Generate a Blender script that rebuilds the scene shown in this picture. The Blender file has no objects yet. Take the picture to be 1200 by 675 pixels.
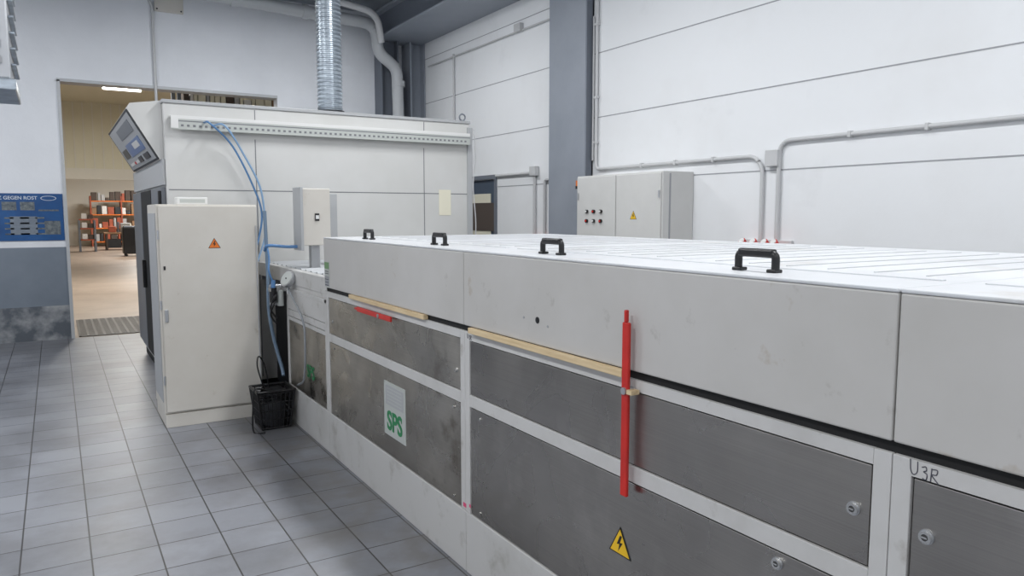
import bpy, bmesh, math, random
from mathutils import Vector, Matrix
random.seed(4)
S=bpy.context.scene
S.view_settings.view_transform='Standard'
S.view_settings.look='None'

def lin(c):
    out=[]
    for v in c:
        v/=255.0
        out.append(v/12.92 if v<=0.04045 else ((v+0.055)/1.055)**2.4)
    return (out[0],out[1],out[2],1)

def mat(name,c,rough=.5,metal=0,c2=None,nscale=3,stretch=(1,1,1),lo=.35,hi=.7,bump=0,bscale=60,emit=0,detail=4,spec=.5,dirt=None,rvar=0,brush=0):
    m=bpy.data.materials.new(name); m.use_nodes=True
    nt=m.node_tree; b=nt.nodes['Principled BSDF']
    b.inputs['Base Color'].default_value=lin(c)
    b.inputs['Roughness'].default_value=rough
    b.inputs['Metallic'].default_value=metal
    b.inputs['Specular IOR Level'].default_value=spec
    if emit:
        b.inputs['Emission Color'].default_value=lin(c); b.inputs['Emission Strength'].default_value=emit
    geo=nt.nodes.new('ShaderNodeNewGeometry')
    mp=nt.nodes.new('ShaderNodeMapping'); mp.inputs['Scale'].default_value=stretch
    nt.links.new(geo.outputs['Position'],mp.inputs['Vector'])
    if c2 is not None:
        n=nt.nodes.new('ShaderNodeTexNoise'); n.inputs['Scale'].default_value=nscale; n.inputs['Detail'].default_value=detail
        n.inputs['Roughness'].default_value=.6
        r=nt.nodes.new('ShaderNodeValToRGB')
        r.color_ramp.elements[0].position=lo; r.color_ramp.elements[0].color=lin(c)
        r.color_ramp.elements[1].position=hi; r.color_ramp.elements[1].color=lin(c2)
        nt.links.new(mp.outputs[0],n.inputs['Vector'])
        nt.links.new(n.outputs['Fac'],r.inputs['Fac'])
        out=r.outputs['Color']
        for d_ in ([] if not dirt else (dirt if isinstance(dirt,list) else [dirt])):
            dc,ds,dlo,dhi,damt=d_
            n3=nt.nodes.new('ShaderNodeTexNoise'); n3.inputs['Scale'].default_value=ds; n3.inputs['Detail'].default_value=5; n3.inputs['Roughness'].default_value=.65
            nt.links.new(geo.outputs['Position'],n3.inputs['Vector'])
            mr=nt.nodes.new('ShaderNodeMapRange'); mr.inputs['From Min'].default_value=dlo; mr.inputs['From Max'].default_value=dhi; mr.inputs['To Max'].default_value=damt
            nt.links.new(n3.outputs['Fac'],mr.inputs['Value'])
            mx=nt.nodes.new('ShaderNodeMix'); mx.data_type='RGBA'
            nt.links.new(mr.outputs[0],mx.inputs['Factor']); nt.links.new(out,mx.inputs['A']); mx.inputs['B'].default_value=lin(dc)
            out=mx.outputs['Result']
        if brush:
            m4=nt.nodes.new('ShaderNodeMapping'); m4.inputs['Scale'].default_value=(1,1.2,300)
            nt.links.new(geo.outputs['Position'],m4.inputs['Vector'])
            n4=nt.nodes.new('ShaderNodeTexNoise'); n4.inputs['Scale'].default_value=1.5; n4.inputs['Detail'].default_value=3
            nt.links.new(m4.outputs[0],n4.inputs['Vector'])
            mr=nt.nodes.new('ShaderNodeMapRange'); mr.inputs['From Min'].default_value=.3; mr.inputs['From Max'].default_value=.7; mr.inputs['To Min'].default_value=1-brush; mr.inputs['To Max'].default_value=1+brush*.4
            nt.links.new(n4.outputs['Fac'],mr.inputs['Value'])
            mx=nt.nodes.new('ShaderNodeVectorMath'); mx.operation='SCALE'
            nt.links.new(out,mx.inputs[0]); nt.links.new(mr.outputs[0],mx.inputs['Scale']); out=mx.outputs[0]
            b.inputs['Anisotropic'].default_value=.4
        nt.links.new(out,b.inputs['Base Color'])
        if rvar:
            n5=nt.nodes.new('ShaderNodeTexNoise'); n5.inputs['Scale'].default_value=2.2; n5.inputs['Detail'].default_value=5; n5.inputs['Distortion'].default_value=1.4
            nt.links.new(geo.outputs['Position'],n5.inputs['Vector'])
            m2=nt.nodes.new('ShaderNodeMapRange'); m2.inputs['From Min'].default_value=.35; m2.inputs['From Max'].default_value=.65
            m2.inputs['To Min'].default_value=rough-rvar; m2.inputs['To Max'].default_value=rough+rvar
            nt.links.new(n5.outputs['Fac'],m2.inputs['Value']); nt.links.new(m2.outputs[0],b.inputs['Roughness'])
    if bump:
        n2=nt.nodes.new('ShaderNodeTexNoise'); n2.inputs['Scale'].default_value=bscale; n2.inputs['Detail'].default_value=3
        bp=nt.nodes.new('ShaderNodeBump'); bp.inputs['Strength'].default_value=bump; bp.inputs['Distance'].default_value=.01
        nt.links.new(mp.outputs[0],n2.inputs['Vector'])
        nt.links.new(n2.outputs['Fac'],bp.inputs['Height']); nt.links.new(bp.outputs[0],b.inputs['Normal'])
    return m

M={}
M['wall']=mat('wall_white',(228,231,236),.85,c2=(220,223,228),nscale=1.2,bump=.15,bscale=25)
M['wallr']=mat('wall_panel_white',(233,235,237),.8,c2=(227,228,229),nscale=.9,lo=.5,hi=.8,bump=.1,bscale=18,dirt=((188,189,190),.7,.62,.8,.35))
M['seam']=mat('seam_grey',(158,160,164),.8)
M['slot']=mat('slot_grey',(120,122,126),.8)
M['band']=mat('paint_bluegrey',(124,134,146),.55,c2=(114,124,136),nscale=2)
M['stain']=mat('stained_plaster',(92,98,106),.8,c2=(160,163,166),nscale=3.0,lo=.42,hi=.62,bump=.4,bscale=20)
M['ceil']=mat('ceiling_grey',(128,134,142),.8)
M['girder']=mat('steel_bluegrey',(150,156,166),.5,c2=(142,149,159),nscale=2)
M['girderd']=mat('steel_bluegrey_dark',(108,114,124),.55)
M['hood']=mat('paint_lightgrey',(196,194,191),.42,c2=(188,186,182),nscale=2.2,lo=.4,hi=.75,bump=.04,bscale=5,dirt=[((150,130,100),3.6,.63,.7,.5),((152,148,142),9,.64,.72,.4)])
M['hoodtop']=mat('paint_lid_lit',(216,218,221),.35,c2=(204,206,209),nscale=2,dirt=[((170,162,148),3,.57,.7,.45),((176,174,170),.9,.5,.7,.3)])  # hood paint made lighter: overexposed brightness of the top set into its colour
M['rib']=mat('lid_rib',(190,192,195),.45)
M['frame']=mat('frame_grey',(200,199,197),.45,c2=(186,185,182),nscale=4,lo=.5,hi=.8,dirt=((140,134,124),7,.6,.72,.45))
M['plinth']=mat('plinth_grey',(194,193,191),.5,c2=(174,173,169),nscale=3,lo=.5,hi=.85,dirt=((136,130,120),6,.58,.72,.45))
M['steel']=mat('stainless_panel',(178,174,169),.3,1,c2=(154,150,145),nscale=1.1,stretch=(1,1,1.2),lo=.35,hi=.7,dirt=((208,204,199),1.8,.52,.7,.5),rvar=.12,brush=.09)
M['steel1']=mat('stainless_panel_worn_lit',(200,195,186),.32,1,c2=(162,156,147),nscale=1.6,stretch=(1,1,1.4),lo=.35,hi=.68,dirt=((106,94,78),4,.56,.72,.6),rvar=.12,brush=.11)  # paler steel copy: brighter reflection put into base colour, plus brown grime
M['edge']=mat('panel_edge_dark',(60,60,60),.5)
M['black']=mat('black_plastic',(22,22,24),.35)
M['gap']=mat('dark_gap',(14,14,15),.7)
M['rubber']=mat('dark_rubber',(48,50,54),.6)
M['red']=mat('red_paint',(206,44,36),.4,c2=(184,38,32),nscale=10)
M['fadered']=mat('faded_red',(164,84,60),.6)
M['wood']=mat('pale_wood',(222,200,162),.6,c2=(202,176,134),nscale=6,stretch=(12,1,12))
M['oven']=mat('oven_offwhite',(206,206,204),.5,c2=(199,199,196),nscale=1.5)
M['ovend']=mat('oven_side_grey',(110,114,120),.45)
M['cab']=mat('cabinet_cream',(210,206,198),.45,c2=(202,197,188),nscale=2,dirt=((150,132,104),6,.64,.72,.4))
M['wcab']=mat('cabinet_grey_white',(208,208,206),.45,c2=(200,200,198),nscale=2)
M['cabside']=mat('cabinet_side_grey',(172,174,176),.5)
M['galv']=mat('galvanised_metal',(200,210,218),.32,.8,c2=(165,174,183),nscale=8,stretch=(1,1,3))
M['alum']=mat('aluminium',(190,192,195),.35,.8)
M['pvc']=mat('pvc_grey',(184,187,190),.45)
M['cond']=mat('conduit_grey',(196,197,198),.5)
M['hosegrey']=mat('clear_grey_hose',(150,154,158),.35)
M['bluehose']=mat('blue_hose',(88,130,176),.35)
M['palehose']=mat('pale_blue_hose',(132,164,198),.35)
M['greyhose']=mat('grey_hose',(112,132,152),.4)
M['yellow']=mat('warning_yellow',(236,190,36),.5)
M['orange']=mat('warning_orange',(226,120,40),.5)
M['green']=mat('logo_green',(40,130,80),.5)
M['label']=mat('label_silver',(184,188,184),.45)
M['labelg']=mat('label_green',(110,150,104),.5)
M['paper']=mat('paper_cream',(228,224,204),.7)
M['blue']=mat('poster_blue',(28,84,142),.4,c2=(22,70,124),nscale=4)
M['ptext']=mat('poster_white',(200,208,218),.6)
M['pgrey']=mat('poster_photo',(120,128,130),.6,c2=(60,70,84),nscale=22)
M['lcd']=mat('console_blue',(60,104,164),.3)
M['white']=mat('white_plastic',(222,222,220),.4)
M['conc']=mat('hall_concrete',(152,136,122),.42,c2=(132,117,104),nscale=1.2,bump=.1)
M['beige']=mat('beige_cladding',(222,218,198),.6)
M['hallwhite']=mat('hall_white',(226,223,214),.7)
M['brown']=mat('cardboard',(150,120,92),.8)
M['dkbrown']=mat('dark_goods',(84,74,68),.8)
M['grate']=mat('grating',(112,108,104),.5,.4)
M['brass']=mat('chrome',(205,205,203),.22,.9)
M['ink']=mat('marker_ink',(78,78,88),.6)
M['pink']=mat('pink_tape',(214,80,120),.5)
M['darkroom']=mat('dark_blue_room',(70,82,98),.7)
M['glow']=mat('lamp_glow',(255,252,245),.5,emit=5)

# tile floor
def tilemat():
    m=bpy.data.materials.new('floor_tiles'); m.use_nodes=True; nt=m.node_tree; b=nt.nodes['Principled BSDF']
    b.inputs['Specular IOR Level'].default_value=.5
    geo=nt.nodes.new('ShaderNodeNewGeometry'); mp=nt.nodes.new('ShaderNodeMapping')
    mp.inputs['Location'].default_value=(-.068+.3,.12,0)
    br=nt.nodes.new('ShaderNodeTexBrick'); br.offset=0; br.squash=1
    br.inputs['Scale'].default_value=1; br.inputs['Brick Width'].default_value=.3; br.inputs['Row Height'].default_value=.3
    br.inputs['Mortar Size'].default_value=.004; br.inputs['Mortar Smooth'].default_value=.15; br.inputs['Bias'].default_value=0
    br.inputs['Color1'].default_value=lin((134,137,144)); br.inputs['Color2'].default_value=lin((122,125,132)); br.inputs['Mortar'].default_value=lin((50,49,49))
    nt.links.new(geo.outputs['Position'],mp.inputs[0]); nt.links.new(mp.outputs[0],br.inputs['Vector'])
    n=nt.nodes.new('ShaderNodeTexNoise'); n.inputs['Scale'].default_value=1.3; n.inputs['Detail'].default_value=8; n.inputs['Roughness'].default_value=.65
    nt.links.new(geo.outputs['Position'],n.inputs['Vector'])
    r=nt.nodes.new('ShaderNodeValToRGB'); r.color_ramp.elements[0].position=.36; r.color_ramp.elements[0].color=(.66,.645,.63,1)
    r.color_ramp.elements[1].position=.58; r.color_ramp.elements[1].color=(1,1,1,1)
    nt.links.new(n.outputs['Fac'],r.inputs[0])
    mx=nt.nodes.new('ShaderNodeMix'); mx.data_type='RGBA'; mx.blend_type='MULTIPLY'; mx.inputs['Factor'].default_value=1
    nt.links.new(br.outputs['Color'],mx.inputs['A']); nt.links.new(r.outputs[0],mx.inputs['B'])
    out=mx.outputs['Result']
    # grime film that gathers along the machine plinth and light scuffs
    n2=nt.nodes.new('ShaderNodeTexNoise'); n2.inputs['Scale'].default_value=5; n2.inputs['Detail'].default_value=6
    nt.links.new(geo.outputs['Position'],n2.inputs['Vector'])
    sx=nt.nodes.new('ShaderNodeSeparateXYZ'); nt.links.new(geo.outputs['Position'],sx.inputs[0])
    m1=nt.nodes.new('ShaderNodeMapRange'); m1.inputs['From Min'].default_value=.7; m1.inputs['From Max'].default_value=1.5
    nt.links.new(sx.outputs['X'],m1.inputs['Value'])
    m2=nt.nodes.new('ShaderNodeMapRange'); m2.inputs['From Min'].default_value=.42; m2.inputs['From Max'].default_value=.62; m2.inputs['To Max'].default_value=.6
    nt.links.new(n2.outputs['Fac'],m2.inputs['Value'])
    mm=nt.nodes.new('ShaderNodeMath'); mm.operation='MULTIPLY'; nt.links.new(m1.outputs[0],mm.inputs[0]); nt.links.new(m2.outputs[0],mm.inputs[1])
    mz=nt.nodes.new('ShaderNodeMix'); mz.data_type='RGBA'; mz.inputs['B'].default_value=lin((106,102,97))
    nt.links.new(mm.outputs[0],mz.inputs['Factor']); nt.links.new(out,mz.inputs['A'])
    nt.links.new(mz.outputs['Result'],b.inputs['Base Color'])
    mr=nt.nodes.new('ShaderNodeMapRange'); mr.inputs['To Min'].default_value=.26; mr.inputs['To Max'].default_value=.5
    nt.links.new(n.outputs['Fac'],mr.inputs['Value']); nt.links.new(mr.outputs[0],b.inputs['Roughness'])
    bp=nt.nodes.new('ShaderNodeBump'); bp.invert=True; bp.inputs['Strength'].default_value=.5; bp.inputs['Distance'].default_value=.004
    nt.links.new(br.outputs['Fac'],bp.inputs['Height']); nt.links.new(bp.outputs[0],b.inputs['Normal'])
    return m
M['tile']=tilemat()

class B:
    def __init__(s): s.v=[];s.f=[];s.m=[];s.s=[];s.mats=[]
    def mi(s,k):
        if k not in s.mats: s.mats.append(k)
        return s.mats.index(k)
    def add(s,vs,fs,k,smooth=False):
        o=len(s.v); s.v+= [tuple(v) for v in vs]; i=s.mi(k)
        for f in fs: s.f.append([a+o for a in f]); s.m.append(i); s.s.append(smooth)
    def box(s,x0,x1,y0,y1,z0,z1,k,bev=0,seg=2,mtx=None):
        bm=bmesh.new(); bmesh.ops.create_cube(bm,size=1)
        for v in bm.verts:
            v.co=Vector(((x0+x1)/2+v.co.x*(x1-x0),(y0+y1)/2+v.co.y*(y1-y0),(z0+z1)/2+v.co.z*(z1-z0)))
        if bev: bmesh.ops.bevel(bm,geom=bm.edges[:],offset=bev,segments=seg,profile=.5,affect='EDGES')
        if mtx is not None: bm.transform(mtx)
        bm.verts.index_update()
        s.add([v.co.copy() for v in bm.verts],[[v.index for v in f.verts] for f in bm.faces],k)
        bm.free(); return s
    def prism(s,pts,a0,a1,axis,k):
        def P(p,a):
            return {'y':(p[0],a,p[1]),'x':(a,p[0],p[1]),'z':(p[0],p[1],a)}[axis]
        n=len(pts); vs=[P(p,a0) for p in pts]+[P(p,a1) for p in pts]
        fs=[list(range(n))[::-1],list(range(n,2*n))]+[[i,(i+1)%n,n+(i+1)%n,n+i] for i in range(n)]
        s.add(vs,fs,k); return s
    def sweep(s,pts,radii,k,n=12,caps=True,smooth=True):
        pts=[Vector(p) for p in pts]; rings=[]; up=None
        for i,p in enumerate(pts):
            t=(pts[min(i+1,len(pts)-1)]-pts[max(i-1,0)])
            if t.length<1e-9: t=Vector((0,0,1))
            t.normalize()
            if up is None:
                up=t.orthogonal().normalized()
            else:
                up=(up-t*up.dot(t)); up=up.normalized() if up.length>1e-6 else t.orthogonal().normalized()
            w=t.cross(up)
            r=radii[i] if isinstance(radii,(list,tuple)) else radii
            rings.append([p+(up*math.cos(2*math.pi*j/n)+w*math.sin(2*math.pi*j/n))*r for j in range(n)])
        vs=[v for r in rings for v in r]; fs=[]
        for i in range(len(rings)-1):
            for j in range(n):
                fs.append([i*n+j,i*n+(j+1)%n,(i+1)*n+(j+1)%n,(i+1)*n+j])
        s.add(vs,fs,k,smooth)
        if caps:
            s.add(rings[0],[list(range(n))[::-1]],k); s.add(rings[-1],[list(range(n))],k)
        return s
    def cyl(s,p0,p1,r,k,n=24): return s.sweep([p0,p1],r,k,n)
    def tube(s,ctrl,r,k,n=10,sub=8):
        c=[Vector(p) for p in ctrl]; c=[2*c[0]-c[1]]+c+[2*c[-1]-c[-2]]; out=[]
        for i in range(1,len(c)-2):
            p0,p1,p2,p3=c[i-1:i+3]
            for q in range(sub):
                t=q/sub
                out.append(.5*((2*p1)+(-p0+p2)*t+(2*p0-5*p1+4*p2-p3)*t*t+(-p0+3*p1-3*p2+p3)*t**3))
        out.append(c[-2]); return s.sweep(out,r,k,n)
    def pipe(s,ctrl,r,k,bend=.08,n=12):
        c=[Vector(p) for p in ctrl]; out=[c[0]]
        for i in range(1,len(c)-1):
            a=(c[i-1]-c[i]).normalized(); b=(c[i+1]-c[i]).normalized()
            A=c[i]+a*bend; Bp=c[i]+b*bend
            for q in range(7):
                t=q/6; out.append(A*(1-t)**2+c[i]*2*t*(1-t)+Bp*t*t)
        out.append(c[-1]); return s.sweep(out,r,k,n)
    def make(s,name,parent=None):
        me=bpy.data.meshes.new(name); me.from_pydata(s.v,[],s.f)
        for k in s.mats: me.materials.append(M[k])
        me.polygons.foreach_set('material_index',s.m); me.polygons.foreach_set('use_smooth',s.s)
        bm=bmesh.new(); bm.from_mesh(me); bmesh.ops.recalc_face_normals(bm,faces=bm.faces); bm.to_mesh(me); bm.free()
        me.update()
        o=bpy.data.objects.new(name,me); S.collection.objects.link(o)
        if parent: o.parent=parent
        return o
def empty(name):
    o=bpy.data.objects.new(name,None); S.collection.objects.link(o); return o
def text(name,body,size,loc,face,k,parent,align='CENTER',ext=.0008,bold=0,tilt=0):
    c=bpy.data.curves.new(name,'FONT'); c.body=body; c.size=size; c.extrude=ext; c.align_x=align; c.align_y='CENTER'; c.offset=bold
    c.materials.append(M[k])
    o=bpy.data.objects.new(name,c); S.collection.objects.link(o)
    if face=='-x': X=Vector((0,-1,0)); Y=Vector((0,0,1))
    else: X=Vector((1,0,0)); Y=Vector((0,0,1))
    Z=X.cross(Y)
    m=Matrix((X,Y,Z)).transposed().to_4x4(); m.translation=Vector(loc)
    if tilt: m=m@Matrix.Rotation(tilt,4,'Z')
    o.matrix_world=m; o.parent=parent
    return o

# ---------------- ROOM ----------------
XL,XR,YB,YF,ZC=-4.0,5.3,-4.0,11.7,4.9
B().box(XL-.2,XR+.2,YB-.2,YF,-.1,0,'tile').make('floor')
B().box(XL-.2,XR+.2,YB-.2,YF+.2,ZC,ZC+.15,'ceil').make('ceiling')
w=B()
w.box(XL-.2,.15,YF,YF+.22,1.25,ZC,'wall').box(XL-.2,.15,YF,YF+.22,.46,1.25,'band').box(XL-.2,.15,YF,YF+.22,0,.46,'stain')
w.box(.15,2.98,YF,YF+.22,3.46,ZC,'wall')
w.box(2.98,XR+.2,YF,YF+.22,1.25,ZC,'wall').box(2.98,XR+.2,YF,YF+.22,0,1.25,'band')
w.make('wall_back')
w=B()
w.box(XR,XR+.2,YB,9.1,0,ZC,'wallr').box(XR,XR+.2,9.1,10.1,2.18,ZC,'wallr').box(XR,XR+.2,10.1,YF,0,ZC,'wallr')
for z in (.66,1.36,2.07,2.78,3.49,4.2):
    if z<2.1:
        w.box(XR-.003,XR,YB,9.03,z-.005,z+.005,'seam').box(XR-.003,XR,10.17,YF,z-.005,z+.005,'seam')
    else: w.box(XR-.003,XR,YB,YF,z-.005,z+.005,'seam')
w.make('wall_right')
B().box(XL-.2,XL,YB,YF,0,ZC,'wall').make('wall_left')
B().box(XL-.2,XR+.2,YB-.2,YB,0,ZC,'wall').make('wall_front')
d=B()
d.box(XR-.02,XR-.001,9.04,9.1,0,2.24,'girderd').box(XR-.02,XR-.001,10.1,10.16,0,2.24,'girderd').box(XR-.02,XR-.001,9.1,10.1,2.18,2.24,'girderd')
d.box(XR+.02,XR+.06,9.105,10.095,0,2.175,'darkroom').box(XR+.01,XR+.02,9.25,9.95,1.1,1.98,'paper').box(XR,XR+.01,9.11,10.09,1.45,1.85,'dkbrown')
d.make('door_1')
t=B()
t.box(.11,.15,YF-.02,YF+.24,0,3.46,'pvc').box(.11,2.98,YF-.02,YF+.24,3.44,3.48,'pvc')
t.make('trim_1')
c=B()
c.box(5.18,5.2,6.87,7.59,0,4.45,'girder',.002).box(5.2,5.28,7.2,7.24,0,4.45,'girderd').box(5.2,5.3,6.87,6.885,0,4.45,'girderd').box(5.28,5.3,6.87,7.59,0,4.45,'girderd')
c.box(5.14,5.3,6.82,7.64,0,.03,'girderd')
c.make('steel_column')
c=B(); c.box(4.55,4.57,11.4,11.7,0,4.45,'girderd').box(4.83,4.85,11.4,11.7,0,4.45,'girderd').box(4.57,4.83,11.53,11.55,0,4.45,'girderd').make('steel_column.001')
c=B(); c.box(5.03,5.05,11.35,11.7,0,4.45,'girder').box(5.27,5.29,11.35,11.7,0,4.45,'girder').box(5.05,5.27,11.5,11.52,0,4.45,'girder').make('steel_column.002')
g=B(); g.box(4.5,5.29,YB+.02,11.68,4.45,4.48,'girder').box(4.6,4.64,YB+.02,11.68,4.48,4.85,'girderd').box(4.5,5.29,YB+.02,11.68,4.85,4.89,'girder').make('roof_girder')

# ---------------- MACHINE LINE ----------------
mach=empty('conveyor_dryer_machine')
X0=1.586; X1=3.41; L=2.064
posts=[5.07-L*i for i in range(0,5)]
Yend=posts[-1]
b=B()
b.box(X0+.02,X1-.02,Yend+.01,6.12,.3,1.15,'frame')
for i in range(4):
    b.box(X0,X1,posts[i+1]+.0015,posts[i]-.0015,0,.297,'plinth',.004)
b.box(X0,X1,posts[0]+.0015,6.13,0,.297,'plinth',.004)
b.make('plinth_and_core',mach)
fr=B()
for y in posts: 
    fr.box(X0,X0+.03,max(y-.045,Yend),y-.001,.3,1.16,'frame',.002)
    fr.box(X0,X0+.03,y+.001,y+.045,.3,1.16,'frame',.002)
fr.box(X0,X0+.03,6.08,6.13,.3,1.07,'frame',.002)
for i in range(4):
    ya,yb=posts[i+1]+.045,posts[i]-.045
    fr.box(X0,X0+.03,ya,yb,1.122,1.16,'frame').box(X0,X0+.03,ya,yb,.812,.868,'frame',.002)
ya,yb=posts[0]+.045,6.08
fr.box(X0,X0+.03,ya,yb,.93,1.07,'frame',.002).box(X0,X0+.03,ya,yb,.84,.868,'frame').box(X0,X1,posts[0]+.001,6.13,1.07,1.1,'frame',.003)
fr.make('frame_rails',mach)
p=B()
def panel(ya,yb,za,zb,k):
    p.box(X0+.012,X0+.02,ya,yb,za,zb,'gap')
    p.box(X0+.004,X0+.016,ya+.005,yb-.005,za+.005,zb-.005,k,.002)
for i in range(4):
    ya,yb=posts[i+1]+.045,posts[i]-.045
    k='steel1' if i==0 else 'steel'
    panel(ya,yb,.868,1.122,k); panel(ya,yb,.3,.812,k)
panel(posts[0]+.045,6.08,.3,.84,'steel1'); panel(posts[0]+.045,6.08,.868,.93,'frame')
p.make('steel_panels',mach)
lk=B()
def lock(y,z,r=.014):
    x=X0+.004
    lk.cyl((x-.004,y,z),(x,y,z),r+.003,'alum',20); lk.cyl((x-.010,y,z),(x-.004,y,z),r,'brass',20); lk.cyl((x-.0105,y,z),(x-.0095,y,z),r*.55,'edge',16); lk.box(x-.012,x-.010,y-.006,y+.006,z-.002,z+.002,'brass')
for i in range(4):
    ya,yb=posts[i+1],posts[i]
    if i in(1,): lock(ya+.09,1.0); lock(ya+.3,.775)
    if i==2: lock(yb-.085,.996)
    if i==0: lock(ya+.09,.96,.008); lock(yb-.12,.96,.008)
    for yy in (ya+.12,yb-.14):
        lk.cyl((X0-.002,yy,.775),(X0+.005,yy,.775),.006,'brass',14)
        lk.cyl((X0-.002,yy,.335),(X0+.005,yy,.335),.006,'brass',14)
lk.make('panel_locks',mach)
B().box(X0+.012,X1-.02,Yend+.02,5.08,1.15,1.19,'gap').make('hood_gasket',mach)
h=B()
for i in range(4):
    ya,yb=posts[i+1]+.002,posts[i]+.02*(i==0)-.002
    h.box(X0-.004,X1,ya,yb,1.188,1.525,'hood',.005)
    h.box(X0-.004,X1,ya,yb,1.5255,1.535,'hoodtop',.003)
h.make('hood_sections',mach)
r=B()
for i in range(4):
    ya=posts[i+1]; n=7
    for j in range(1,n*2):
        yy=ya+L*j/(n*2)
        w_=.007 if j!=n else .03
        r.box(1.95,3.25,yy-w_/2,yy+w_/2,1.5345,1.5375,'rib' if j!=n else 'hoodtop',.001)
    r.box(1.84,1.86,ya+.05,ya+L-.05,1.5345,1.538,'hoodtop')
r.make('lid_ribs',mach)
hd=B()
def handle(y,x=1.705):
    z=1.5345; 
    for s_ in (-1,1):
        hd.box(x-.016,x+.016,y+s_*.062-.016,y+s_*.062+.016,z,z+.01,'black',.003)
    hd.pipe([(x,y-.066,z+.004),(x,y-.066,z+.052),(x,y+.066,z+.052),(x,y+.066,z+.004)],.0115,'black',.016,12)
    hd.box(x-.012,x+.012,y-.062,y+.062,z+.041,z+.066,'black',.006)
for i in range(4):
    for o_ in (.5,1.53): handle(posts[i+1]+o_)
hd.make('lid_handles',mach)
hh=B()
hh.cyl((X0-.006,2.39,1.286),(X0-.003,2.39,1.286),.013,'black',20)
for yy,zz in ((2.49,1.285),(2.32,1.27)):
    hh.cyl((X0-.0055,yy,zz),(X0-.003,yy,zz),.005,'seam',14)
hh.box(X0-.0055,X0-.0035,4.97,5.075,1.19,1.37,'label').box(X0-.0065,X0-.0055,4.975,5.07,1.32,1.365,'labelg').box(X0-.0065,X0-.0055,4.98,5.065,1.2,1.27,'seam')
for z in (1.205,1.225,1.245,1.285,1.3): hh.box(X0-.0075,X0-.0062,4.985,5.06,z,z+.005,'ink')
hh.box(X0+.001,X0+.0042,3.71,4.02,.42,.735,'label').box(X0+.0002,X0+.001,3.735,3.995,.6,.715,'cabside')
for j in range(5): hh.box(X0-.0002,X0+.0003,3.76,3.97,.615+j*.02,.62+j*.02,'label')
hh.box(X0-.001,X0,3.0,3.03,.315,.335,'pink').box(X0-.001,X0,2.955,2.97,.33,.345,'pink')
hh.make('labels_and_holes',mach)
text('logo_text','SPS',.155,(X0-.0005,3.865,.505),'-x','green',mach,bold=.004)
text('logo_text_small','SPS',.14,(X0,5.5,.5),'-x','green',mach,bold=.002)
ink=B()
def stroke(pts,y0,z0,s,r=.0012):
    ink.tube([(X0-.0005,y0-a*s,z0+b_*s) for a,b_ in pts],r,'ink',6,5)
def scribble(y0,z0,s):
    stroke([(0,1),(.05,.3),(.25,0),(.5,.25),(.5,.95)],y0,z0,s)
    stroke([(.8,.75),(1.05,.85),(1.1,.6),(.92,.48),(1.15,.35),(1.1,-.02),(.85,.02)],y0,z0-.1*s,s)
    stroke([(1.45,.75),(1.4,-.15)],y0,z0,s); stroke([(1.42,.7),(1.8,.72),(1.75,.4),(1.47,.3),(1.95,-.2)],y0,z0,s)
scribble(.9,1.127,.033); scribble(2.98,1.13,.022)
ink.make('marker_scribbles',mach)
def triangle(bd,cx,cz,s,face,plane,outer='yellow'):
    def tri(sz,off,k,dz=0):
        h_=sz*.866
        pts=[(-sz/2,-h_/3+dz),(sz/2,-h_/3+dz),(0,2*h_/3+dz)]
        bd.prism([(cx+q[0],cz+q[1]) for q in pts],plane-off,plane-off+.0008,'x' if face=='-x' else 'y',k)
    tri(s,.001,'black'); tri(s*.86,.0018,outer)
    bolt=[(.02,.36),(-.13,.02),(-.01,.05),(-.06,-.2),(.13,.12),(.01,.1),(.1,.34)]
    P=[(cx+(-q[0] if face=='-x' else q[0])*s,cz+q[1]*s*.9) for q in bolt]
    bd.prism(P,plane-.0026,plane-.0018,'x' if face=='-x' else 'y','black')
tb=B(); triangle(tb,1.885,.57,.115,'-x',X0+.003); tb.make('hazard_label',mach)
lv=B()
lv.box(X0-.035,X0-.022,1.815,1.847,.77,1.35,'red',.004)
lv.box(X0-.035,X0-.022,1.827,1.839,1.35,1.39,'red',.003)
lv.cyl((X0-.042,1.83,1.125),(X0-.003,1.83,1.125),.012,'alum',16).box(X0-.04,X0-.006,1.79,1.815,1.118,1.132,'wood')
lv.box(X0-.035,X0-.022,3.82,4.36,1.1,1.13,'red',.004).box(X0-.035,X0-.022,4.36,4.4,1.11,1.122,'red')
lv.cyl((X0-.04,4.0,1.115),(X0-.003,4.0,1.115),.012,'alum',16)
lv.make('clamp_levers',mach)
sl=B(); sl.box(X0-.024,X0-.002,1.86,2.93,1.162,1.187,'wood',.002).box(X0-.018,X0+.01,3.42,4.55,1.162,1.187,'wood',.002).make('wood_slats',mach)
ib=B()
ib.box(1.66,3.3,5.1,7.18,1.17,1.23,'alum',.004).box(1.6,1.66,5.1,7.18,1.13,1.25,'frame',.004).box(3.3,3.36,5.1,7.18,1.13,1.25,'frame',.004)
for j in range(14):
    yy=5.15+j*.145; ib.cyl((1.68,yy,1.235),(3.28,yy,1.235),.022,'pvc',12)
ib.box(1.75,3.2,6.14,7.18,.1,1.13,'rubber',.005)
for yy in (5.2,6.0,6.6,7.1): ib.box(1.61,1.65,yy-.03,yy+.03,1.09,1.14,'alum')
ib.box(1.62,1.72,5.12,5.2,1.1,1.5,'girderd',.003)
ib.make('infeed_bed',mach)
ob=B()
ob.box(1.7,1.93,6.0,6.18,1.44,1.9,'cab',.006).box(1.68,1.702,5.98,6.2,1.4,1.91,'cabside',.002)
ob.box(1.78,1.85,6.05,6.12,1.24,1.44,'alum').box(1.80,1.835,5.99,6.0,1.64,1.7,'black',.002).box(1.805,1.83,5.984,5.99,1.655,1.685,'white')
ob.box(2.0,2.12,6.4,6.43,1.3,1.87,'cabside',.003)
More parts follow.
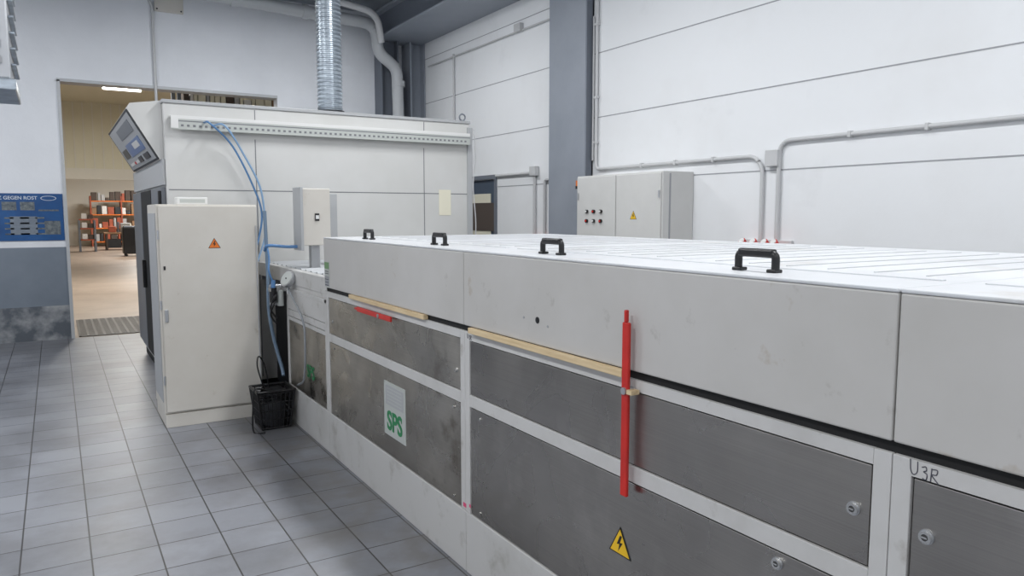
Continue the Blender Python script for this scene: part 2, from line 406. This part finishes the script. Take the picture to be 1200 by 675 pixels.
ob.box(2.04,2.08,6.43,6.47,1.24,1.8,'alum')
ob.make('operator_box',mach)

# pneumatic regulator with hoses
pn=B()
pn.box(1.46,1.56,6.16,6.22,.95,1.12,'alum',.006).cyl((1.48,6.12,.98),(1.48,6.12,1.1),.03,'black').cyl((1.535,6.12,.95),(1.535,6.12,1.08),.025,'label')
pn.cyl((1.48,6.12,1.1),(1.48,6.12,1.16),.018,'bluehose').box(1.45,1.585,6.1,6.16,1.07,1.1,'brass')
ga2=Vector((1.57,5.95,1.17)); gd=Vector((-.82,-.3,.45)).normalized()
pn.cyl(ga2,ga2+gd*.035,.068,'alum',28).cyl(ga2+gd*.035,ga2+gd*.038,.058,'label',28).cyl(ga2+gd*.034,ga2+gd*.042,.006,'black',10)
pn.cyl((1.56,5.97,1.06),(1.56,5.97,1.12),.012,'brass')
pn.tube([(1.56,5.97,1.1),(1.55,5.8,1.04),(1.54,5.5,.9),(1.54,5.46,.7),(1.55,5.55,.45),(1.555,5.75,.36)],.008,'hosegrey')
pn.tube([(1.45,6.2,1.72),(1.455,6.2,1.45),(1.46,6.2,1.2),(1.46,6.2,.9),(1.5,6.22,.65),(1.55,6.2,.42),(1.55,6.16,.36)],.015,'greyhose')
pn.tube([(1.44,6.2,1.40),(1.46,6.15,1.44),(1.6,6.12,1.43),(1.72,6.1,1.43)],.013,'bluehose')
pn.tube([(1.48,6.12,1.14),(1.445,6.1,1.24),(1.455,6.12,1.33),(1.45,6.14,1.42)],.008,'bluehose')
for z in (1.0,1.05): pn.tube([(1.5,6.1,z),(1.46,6.04,z-.03),(1.45,6.1,z-.12),(1.5,6.12,z-.2)],.007,'black')
pn.make('air_pressure_regulator',mach)

# open basket with a small pump and coiled leads
pu=B()
bx0,bx1,by0,by1,bh=1.27,1.555,5.84,6.12,.31
def lerp(a,b_,t): return a+(b_-a)*t
def ringrect(z,inset):
    return [(bx0+inset,by0+inset),(bx1-inset,by0+inset),(bx1-inset,by1-inset),(bx0+inset,by1-inset)]
for z,ins,r_ in ((.012,.035,.008),(.08,.028,.005),(.15,.02,.005),(.22,.012,.005),(.29,.004,.005),(bh,0,.011)):
    q=ringrect(z,ins)
    for i_ in range(4):
        a=q[i_]; c_=q[(i_+1)%4]; pu.cyl((a[0],a[1],z),(c_[0],c_[1],z),r_,'black',8)
qb=ringrect(0,.035); qt=ringrect(0,0)
for i_ in range(4):
    for j in range(8):
        t_=j/8
        a=(lerp(qb[i_][0],qb[(i_+1)%4][0],t_),lerp(qb[i_][1],qb[(i_+1)%4][1],t_),.008)
        c_=(lerp(qt[i_][0],qt[(i_+1)%4][0],t_),lerp(qt[i_][1],qt[(i_+1)%4][1],t_),bh)
        pu.cyl(a,c_,.009 if j==0 else .005,'black',8)
pu.box(bx0+.03,bx1-.03,by0+.03,by1-.03,.002,.012,'black')
pu.sweep([(1.42,5.98,.015),(1.42,5.98,.16),(1.42,5.98,.2),(1.42,5.98,.25)],[.085,.09,.09,.05],'rubber',24)
pu.box(1.34,1.5,5.92,6.04,.2,.31,'black',.02).cyl((1.35,5.97,.25),(1.29,5.9,.33),.025,'black',16)
for k_,rr in enumerate((.1,.105,.095)):
    pu.tube([(1.415+rr*math.cos(a),5.98+rr*math.sin(a),.24+.02*k_+.012*math.sin(3*a+k_)) for a in [2*math.pi*t_/12 for t_ in range(13)]],.009,'black',8,4)
pu.tube([(1.38,5.91,.3),(1.25,5.85,.34),(1.23,5.84,.2),(1.23,5.84,.012),(1.3,5.78,.01)],.007,'black')
pu.tube([(1.35,5.96,.3),(1.29,5.91,.5),(1.31,5.95,.58),(1.36,5.99,.5),(1.40,6.02,.3)],.006,'black')
pu.make('wire_basket_with_pump')

# ---------------- OVEN ----------------
ov=empty('industrial_oven')
o=B()
ox0,ox1,oy0,oy1,oz=.85,3.87,7.2,10.1,2.66
o.box(ox0+.002,ox1,oy0,oy1,.12,oz,'oven',.006).box(ox0+.03,ox1-.03,oy0+.03,oy1-.03,0,.12,'gap')
o.box(ox0-.01,ox1+.01,oy0-.012,oy1,oz,oz+.03,'cabside',.004)
o.make('oven_body',ov)
s=B()
for x in (1.62,3.33): s.box(x-.004,x+.004,oy0-.002,oy0+.002,.15,2.38,'slot')
s.box(ox0+.02,ox1-.02,oy0-.002,oy0+.002,1.905,1.913,'slot').box(ox0+.02,ox1-.02,oy0-.002,oy0+.002,1.15,1.158,'slot')
s.box(1.62,1.628,oy0-.002,oy0+.002,2.52,2.65,'slot').box(3.33,3.338,oy0-.002,oy0+.002,2.52,2.65,'slot')
s.box(3.5,3.64,oy0-.004,oy0-.001,1.68,1.95,'paper')
s.box(ox1-.03,ox1+.03,oy0-.02,oy0+.02,.12,2.62,'cabside',.003)
s.make('front_seams',ov)
r=B()
r.box(.9,3.84,oy0-.07,oy0-.001,2.535,2.55,'white').box(.9,3.84,oy0-.075,oy0-.062,2.43,2.55,'label',.002).box(.9,3.84,oy0-.077,oy0-.0745,2.52,2.55,'white').box(.9,3.84,oy0-.076,oy0-.0745,2.498,2.507,'slot')
for j in range(58): 
    x=.98+j*.049; r.box(x,x+.022,oy0-.0775,oy0-.075,2.456,2.474,'slot')
r.box(.9,.96,oy0-.079,oy0-.074,2.44,2.54,'white')
r.make('cable_rail',ov)
e=B()
e.sweep([(3.84+.035*math.cos(a*2*math.pi/20),7.3,2.74+.035*math.sin(a*2*math.pi/20)) for a in range(21)],.008,'girderd',8)
e.cyl((3.84,7.3,2.69),(3.84,7.3,2.71),.012,'girderd')
e.tube([(3.91,7.17,2.6),(3.93,7.17,2.3),(3.9,7.17,2.0),(3.93,7.17,1.6),(3.92,7.17,1.3)],.006,'cond')
e.make('eyebolt_and_chain',ov)
c=B()
c.box(ox0-.02,ox0+.001,7.22,10.05,1.95,2.18,'cabside',.004)
c.box(ox0-.035,ox0+.001,7.25,8.1,.2,1.93,'ovend',.005).box(ox0-.035,ox0+.001,8.15,9.1,.2,1.93,'gap',.005).box(ox0-.035,ox0+.001,9.15,10.05,.2,1.93,'ovend',.005)
c.box(ox0-.06,ox0-.035,7.28,7.34,1.6,1.9,'black',.005).box(ox0-.07,ox0-.035,8.9,8.96,.9,1.2,'black',.005)
c.box(ox0-.11,ox0-.035,7.4,7.52,1.7,1.78,'black',.01)
c.make('side_doors',ov)
k=B()
k.prism([(.576,2.6),(.60,2.65),(ox0,2.69),(ox0,2.16),(.817,2.18)],7.3,9.7,'y','oven')
A=Vector((.576,0,2.6)); Bq=Vector((.817,0,2.18)); dd=(Bq-A); nn=Vector((dd.z,0,-dd.x)).normalized()
if nn.x>0: nn=-nn
def slab(u0,u1,y0,y1,th,kk):
    a=A+dd*u0; b_=A+dd*u1
    k.prism([(a.x,a.z),(b_.x,b_.z),((b_+nn*th).x,(b_+nn*th).z),((a+nn*th).x,(a+nn*th).z)],y0,y1,'y',kk)
slab(.0,1.0,7.30,9.7,.01,'rubber')
slab(.04,.96,7.36,9.64,.012,'cabside')
slab(.45,.72,7.6,8.9,.015,'lcd'); slab(.12,.34,7.6,8.9,.015,'ovend'); slab(.5,.7,9.0,9.5,.015,'black')
slab(.5,.62,7.8,8.3,.018,'white'); slab(.78,.9,7.6,8.0,.018,'black'); slab(.78,.9,8.2,8.5,.018,'black')
for j in range(6): slab(.82,.88,8.6+.15*j,8.68+.15*j,.02,'red' if j==2 else 'white')
k.make('control_console',ov)
dq=B()
pts=[];rad=[]
z=2.80
dx_=2.6
while z<4.86:
    pts+= [(dx_,8.0,z),(dx_,8.0,z+.012),(dx_,8.0,z+.02),(dx_,8.0,z+.03)]; rad+=[.126,.126,.134,.134]; z+=.042
dq.sweep(pts,rad,'galv',32,smooth=False)
dq.cyl((dx_,8.0,2.691),(dx_,8.0,2.80),.15,'rubber',32)
dq.make('ventilation_duct')
hs=B()
hs.tube([(1.24,7.12,2.48),(1.33,7.0,2.46),(1.50,7.06,2.2),(1.62,7.08,1.95),(1.66,7.1,1.7),(1.66,7.1,1.5),(1.55,6.9,1.3),(1.45,6.6,1.25)],.009,'palehose')
hs.tube([(1.17,7.12,2.5),(1.2,7.0,2.48),(1.40,7.1,2.3),(1.57,7.12,1.95),(1.64,7.12,1.7),(1.6,7.12,1.45),(1.5,6.95,1.3)],.009,'bluehose')
hs.make('air_hoses',ov)

# ---------------- ELECTRICAL CABINET ----------------
ec=B()
cx0,cx1,cy0,cy1,cz=.665,1.42,6.33,6.95,1.77
ec.box(cx0,cx1,cy0+.02,cy1,.11,cz,'cab',.006).box(cx0+.015,cx1-.003,cy0-.001,cy0+.018,.125,cz-.01,'cab',.006)
ec.box(cx0+.005,cx1-.005,cy0+.01,cy1-.01,0,.108,'cab',.004)
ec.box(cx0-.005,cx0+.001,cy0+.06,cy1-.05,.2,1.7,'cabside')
for z in (.95,1.5,.35): ec.cyl((cx0+.008,cy0+.008,z),(cx0+.008,cy0+.008,z+.07),.009,'alum',12)
ec.box(cx0+.03,cx0+.055,cy0-.012,cy0,.85,.95,'alum',.004).box(cx0+.035,cx0+.05,cy0-.004,cy0,1.26,1.29,'black')
ec.box(cx1-.02,cx1-.012,cy0-.012,cy0,.25,1.6,'cabside')
triangle(ec,1.08,1.45,.095,'-y',cy0-.001,'orange')
ec.make('electrical_cabinet')
bx=B(); bx.box(.84,1.07,6.5,6.65,1.7705,1.83,'white',.006).box(.86,1.05,6.499,6.5,1.785,1.815,'label').make('junction_box')

# ---------------- WALL CONTROL CABINET ----------------
wc=B()
wc.box(4.9,5.295,5.27,6.62,.1,2.1,'wcab',.006)
wc.box(4.885,4.9,5.285,5.94,.12,2.085,'wcab',.005).box(4.885,4.9,5.955,6.605,.12,2.085,'wcab',.005)
wc.box(4.92,5.27,5.3,6.6,0,.1,'gap')
for i in range(3):
    for j in range(2):
        yy=6.42-.12*i; z=1.62+j*.1
        wc.cyl((4.865,yy,z),(4.885,yy,z),.02,'black',16); wc.cyl((4.858,yy,z),(4.866,yy,z),.012,'white' if (i+j)%2 else 'red',12)
for y in (5.3,6.58): wc.cyl((4.876,y,1.85),(4.876,y,1.92),.008,'alum')
wc.box(4.98,5.0,5.268,5.27,.15,2.08,'seam')
triangle(wc,5.67,1.67,.1,'-x',4.885)
wc.make('switch_cabinet')
al=B(); al.cyl((4.97,6.68,2.0),(4.97,6.68,2.06),.04,'orange',20).cyl((4.97,6.68,1.97),(4.97,6.68,2.0),.045,'black',20).box(4.95,4.99,6.62,6.7,1.95,1.97,'alum').make('warning_beacon')

# ---------------- CONDUITS ----------------
c=B(); x=XR-.025
c.pipe([(x,6.78,4.44),(x,6.78,2.2),(x,4.52,2.2),(x,4.43,2.1),(x,4.43,1.45)],.018,'cond',.07)
c.pipe([(x,YB+.1,2.31),(x,4.2,2.31),(x,4.26,2.25),(x,4.26,1.45)],.018,'cond',.05)
c.pipe([(x,6.84,3.9),(x,6.84,3.0),(x,6.84,2.3)],.012,'cond')
c.box(x-.04,x+.02,4.25,4.38,2.1,2.24,'cond',.006)
for yy in (6,5,5.5,3,2,1,3.6): 
    c.box(x-.022,x+.02,yy-.012,yy+.012,(2.2 if yy>4.4 else 2.31)-.024,(2.2 if yy>4.4 else 2.31)+.024,'cond')
for z in (3,3.8,2.5): c.box(x-.022,x+.02,6.755,6.805,z-.012,z+.012,'cond')
c.make('wall_conduit')
so=B()
for i,yy in enumerate((4.52,4.40,4.28,4.18)):
    so.box(5.2,5.268,yy-.045,yy+.045,1.3,1.44,'red',.008)
    so.cyl((5.2,yy,1.4),(5.14,yy,1.46),.034,'red',18); so.cyl((5.14,yy,1.46),(5.135,yy,1.465),.026,'white',18)
so.box(5.27,5.299,4.1,4.6,1.25,1.47,'cond',.004)
so.make('power_sockets')
c=B()
c.pipe([(x,9.03,2.22),(x,8.2,2.22),(x,8.05,2.22),(x,8.05,1.4)],.02,'cond',.05).pipe([(x,7.82,1.4),(x,7.82,2.12),(x,7.65,2.12)],.018,'cond',.05)
c.box(x-.04,x+.02,7.98,8.12,2.18,2.3,'cond',.005).box(x-.03,x+.02,7.7,8.15,1.25,1.42,'red',.01)
c.pipe([(x,10.3,4.1),(x,10.3,3.6),(x,10.3,3.1)],.015,'cond')
c.pipe([(x,11.2,4.06),(x,9.5,4.06),(x,7.62,4.06)],.012,'cond').box(x-.04,x+.02,8.35,8.5,4.05,4.15,'cond')
c.make('wall_conduit.001')
c=B(); y=YF-.025
c.pipe([(-.5,y,4.72),(1.2,y,4.72),(1.3,y,4.6),(1.3,y,2.7)],.02,'cond',.09).box(1.33,1.7,y-.02,y+.02,4.5,4.78,'cab',.004)
for q in ((1.36,4.53),(1.67,4.53),(1.36,4.75),(1.67,4.75)): c.cyl((q[0],y-.025,q[1]),(q[0],y-.02,q[1]),.012,'black',10)
c.make('wall_conduit.002')
pp=B(); y=11.22
pp.pipe([(1.6,y,4.72),(4.32,y,4.62),(4.42,y,4.5),(4.42,y,4.2),(4.74,y,3.98),(4.76,y,3.0),(4.76,y,.0)],.09,'pvc',.13,20)
for q in ((2.3,4.694),(3.3,4.657)): pp.sweep([(q[0]-.04,y,q[1]+.001),(q[0]+.04,y,q[1]-.001)],.105,'pvc',20)
for z in (3.7,3.1): pp.cyl((4.76,y,z),(4.76,y,z+.09),.105,'pvc',20)
pp.make('drain_pipe')
pp=B(); pp.pipe([(1.0,10.9,4.82),(3.6,10.9,4.8),(4.3,10.9,4.7),(4.4,11.0,4.3)],.05,'cond',.2,14).make('drain_pipe.001')

# ---------------- POSTER ----------------
po=empty('wall_poster'); q=B(); y=YF
q.box(-.95,.1,y-.012,y-.001,1.34,1.96,'blue',.002)
for i in range(3):
    q.box(-.78+i*.2,-.62+i*.2,y-.014,y-.012,1.74,1.85,'pgrey')
for i in range(5):
    for j in range(4): q.box(-.9+i*.17,-.8+i*.17,y-.014,y-.012,1.42+j*.07,1.44+j*.07,'pgrey')
q.box(-.18,.05,y-.014,y-.012,1.73,1.75,'pgrey').box(-.12,.06,y-.014,y-.012,1.42,1.6,'pgrey').box(-.5,-.2,y-.014,y-.012,1.42,1.66,'band')
q.prism([(-.06+.09*math.cos(a*math.pi/12),1.9+.032*math.sin(a*math.pi/12)) for a in range(24)],y-.014,y-.012,'y','ptext')
q.prism([(-.06+.08*math.cos(a*math.pi/12),1.9+.025*math.sin(a*math.pi/12)) for a in range(24)],y-.016,y-.014,'y','blue')
q.make('poster_sheet',po)
text('poster_title','SCHUTZ GEGEN ROST',.062,(-.5,y-.014,1.9),'-y','ptext',po,bold=.001)

# ---------------- UNIT HEATER ----------------
u=B()
u.box(-.85,-.16,4.9,5.5,2.42,3.2,'alum',.01).box(-.87,-.14,4.88,5.52,2.36,2.42,'galv',.006).box(-.87,-.14,4.88,5.52,3.2,3.25,'galv',.006)
for i in range(8):
    z=2.5+i*.085; u.box(-.16,-.135,4.95,5.45,z,z+.012,'galv',.003); u.box(-.8,-.2,4.885,4.9,z,z+.04,'cabside')
for xx in (-.7,-.25): u.cyl((xx,5.2,3.25),(xx,5.2,4.9),.012,'alum',10)
u.make('unit_heater')

# ---------------- NEXT HALL ----------------
B().box(-6,12,YF,46,-.1,-.001,'conc').make('floor_hall')
B().box(-6,12,YF+.22,46,5.0,5.15,'beige').make('ceiling_hall')
B().box(-6.2,-6,YF+.22,46,0,5,'beige').make('wall_hall_left')
B().box(12,12.2,YF+.22,46,0,5,'hallwhite').make('wall_hall_right')
B().box(-6,12,46,46.2,0,5,'hallwhite').make('wall_hall_far')
w=B(); w.box(-6,12,26,26.15,3.05,5,'beige').box(-6,12,25.95,26.15,2.72,3.05,'hallwhite').box(-6,.3,26,26.15,0,2.72,'hallwhite').box(6.5,12,26,26.15,0,2.72,'hallwhite')
xx=-5.9
while xx<12: w.box(xx,xx+.03,25.97,26.0,3.05,5,'hallwhite'); xx+=.25
w.make('wall_hall_divider')
g=B()
for i in range(28): g.box(.2+i*.1,.23+i*.1,11.75,13.6,.001,.012,'grate')
for i in range(38): g.box(.2,2.95,11.75+i*.05,11.77+i*.05,.001,.012,'grate')
g.box(.2,2.95,11.75,13.6,0.0005,.003,'edge')
g.make('floor_grate')
sh=B()
for x in (1.9,3.9):
    for y in (13.9,14.6): sh.box(x-.03,x+.03,y-.03,y+.03,0,4.1,'girderd')
for z in (1.2,2.3,3.35): sh.box(1.9,3.9,13.9,14.6,z,z+.05,'dkbrown')
for z in (.05,1.25,2.35,3.4):
    x=1.98
    while x<3.75:
        w_=random.uniform(.04,.16); sh.box(x,x+w_,13.95,14.5,z,z+random.uniform(.3,.52),random.choice(['brown','paper','dkbrown','cabside','white','paper'])); x+=w_+.015
sh.make('storage_rack')
rk=B()
for x in (1.6,3.0,4.6):
    for y in (44,44.8): rk.box(x-.03,x+.03,y-.04,y+.04,0,2.6,'fadered')
for z in (.2,.9,1.6,2.3):
    rk.box(1.6,4.6,44,44.8,z,z+.05,'orange')
    x=1.65
    while x<4.4:
        w_=random.uniform(.08,.3); rk.box(x,x+w_,44.05,44.7,z+.06,z+.06+random.uniform(.15,.55),random.choice(['dkbrown','cabside','brown','fadered','white','paper','rubber'])); x+=w_+.05
rk.make('pallet_rack')
rk=B()
for x in (.9,1.5):rk.box(x-.04,x+.04,38,38.8,0,1.4,'girderd')
for z in (.5,1.0,1.4):
    rk.box(.9,1.5,38,38.8,z,z+.05,'fadered'); rk.box(1.0,1.2,38.1,38.6,z+.06,z+.3,'white').box(1.25,1.45,38.1,38.6,z+.06,z+.25,'dkbrown')
rk.make('tool_trolley')
rk=B(); rk.box(2.25,3.05,33,33.7,.1,1.15,'black',.03).box(2.3,3.0,33.05,33.65,1.15,1.2,'girderd',.01)
for a in (2.35,2.95):
    for bb in (33.1,33.6): rk.cyl((a,bb-.02,.05),(a,bb+.02,.05),.05,'rubber',12)
rk.make('waste_container')
rk=B(); rk.box(1.9,3.6,39,40,.75,.82,'brown')
for a in (2,3.5):
    for bb in (39.1,39.9): rk.box(a-.04,a+.04,bb-.04,bb+.04,0,.75,'dkbrown')
rk.box(2.1,2.4,39.2,39.6,.82,1.1,'fadered',.02).box(2.6,3.0,39.2,39.6,.82,1.25,'cabside',.02).box(2.0,2.6,39.2,39.8,.1,.5,'rubber',.02).box(2.8,3.3,39.1,39.8,.05,.4,'dkbrown',.02)
rk.cyl((2.5,39.4,.82),(2.5,39.4,1.3),.06,'girderd',14)
rk.make('work_bench')

# ---------------- LIGHTS ----------------
def lamp(i,x,y,z,power,lx=.25,ly=1.5,col=(.975,.986,1)):
    b=B(); b.box(x-lx/2-.03,x+lx/2+.03,y-ly/2-.03,y+ly/2+.03,z+.005,z+.08,'white',.005)
    top=ZC if y<YF else 5.0
    for s_ in(-1,1): b.cyl((x,y+s_*ly*.35,z+.08),(x,y+s_*ly*.35,top),.006,'alum',8)
    if y>YF: 
        b.cyl((x-lx/2,y-.05,z-.03),(x+lx/2,y-.05,z-.03),.03,'glow',12)
    o=b.make('ceiling_lamp' if i==0 else 'ceiling_lamp.%03d'%i)
    l=bpy.data.lights.new('tube_light','AREA'); l.shape='RECTANGLE'; l.size=lx; l.size_y=ly; l.energy=power; l.color=col
    lo=bpy.data.objects.new('tube_light',l); lo.location=(x,y,z); S.collection.objects.link(lo); lo.parent=o
i=0
for x in (-1.6,2.6):
    for y in (-2,1.6,5.2,8.8):
        lamp(i,x,y,4.6,85); i+=1
lamp(i,1.5,20,4.62,420,.8,.3,(1,.98,.93)); i+=1
lamp(i,.2,15.5,4.8,280,1.5,.3,(1,.98,.93)); i+=1  # added unseen lamp, brightens the near part of the next hall
lamp(i,4,32,4.8,560,2,.6,(1,.97,.93)); i+=1  # added unseen lamp, lifts the dark space behind the hall divider
lamp(i,4,40,4.8,560,2,.6,(1,.97,.93)); i+=1  # second added lamp, out of view, lights the far hall wall
w=bpy.data.worlds.new('World'); S.world=w; w.use_nodes=True
w.node_tree.nodes['Background'].inputs[0].default_value=(.85,.92,1,1); w.node_tree.nodes['Background'].inputs[1].default_value=.3

# ---------------- CAMERA ----------------
cam=bpy.data.cameras.new('camera'); cam.lens=26.1; cam.sensor_width=36; cam.clip_end=200
co=bpy.data.objects.new('camera',cam); S.collection.objects.link(co)
co.location=(0,0,1.7); co.rotation_euler=(math.radians(90-5.74),0,math.radians(-31.51))
S.camera=co
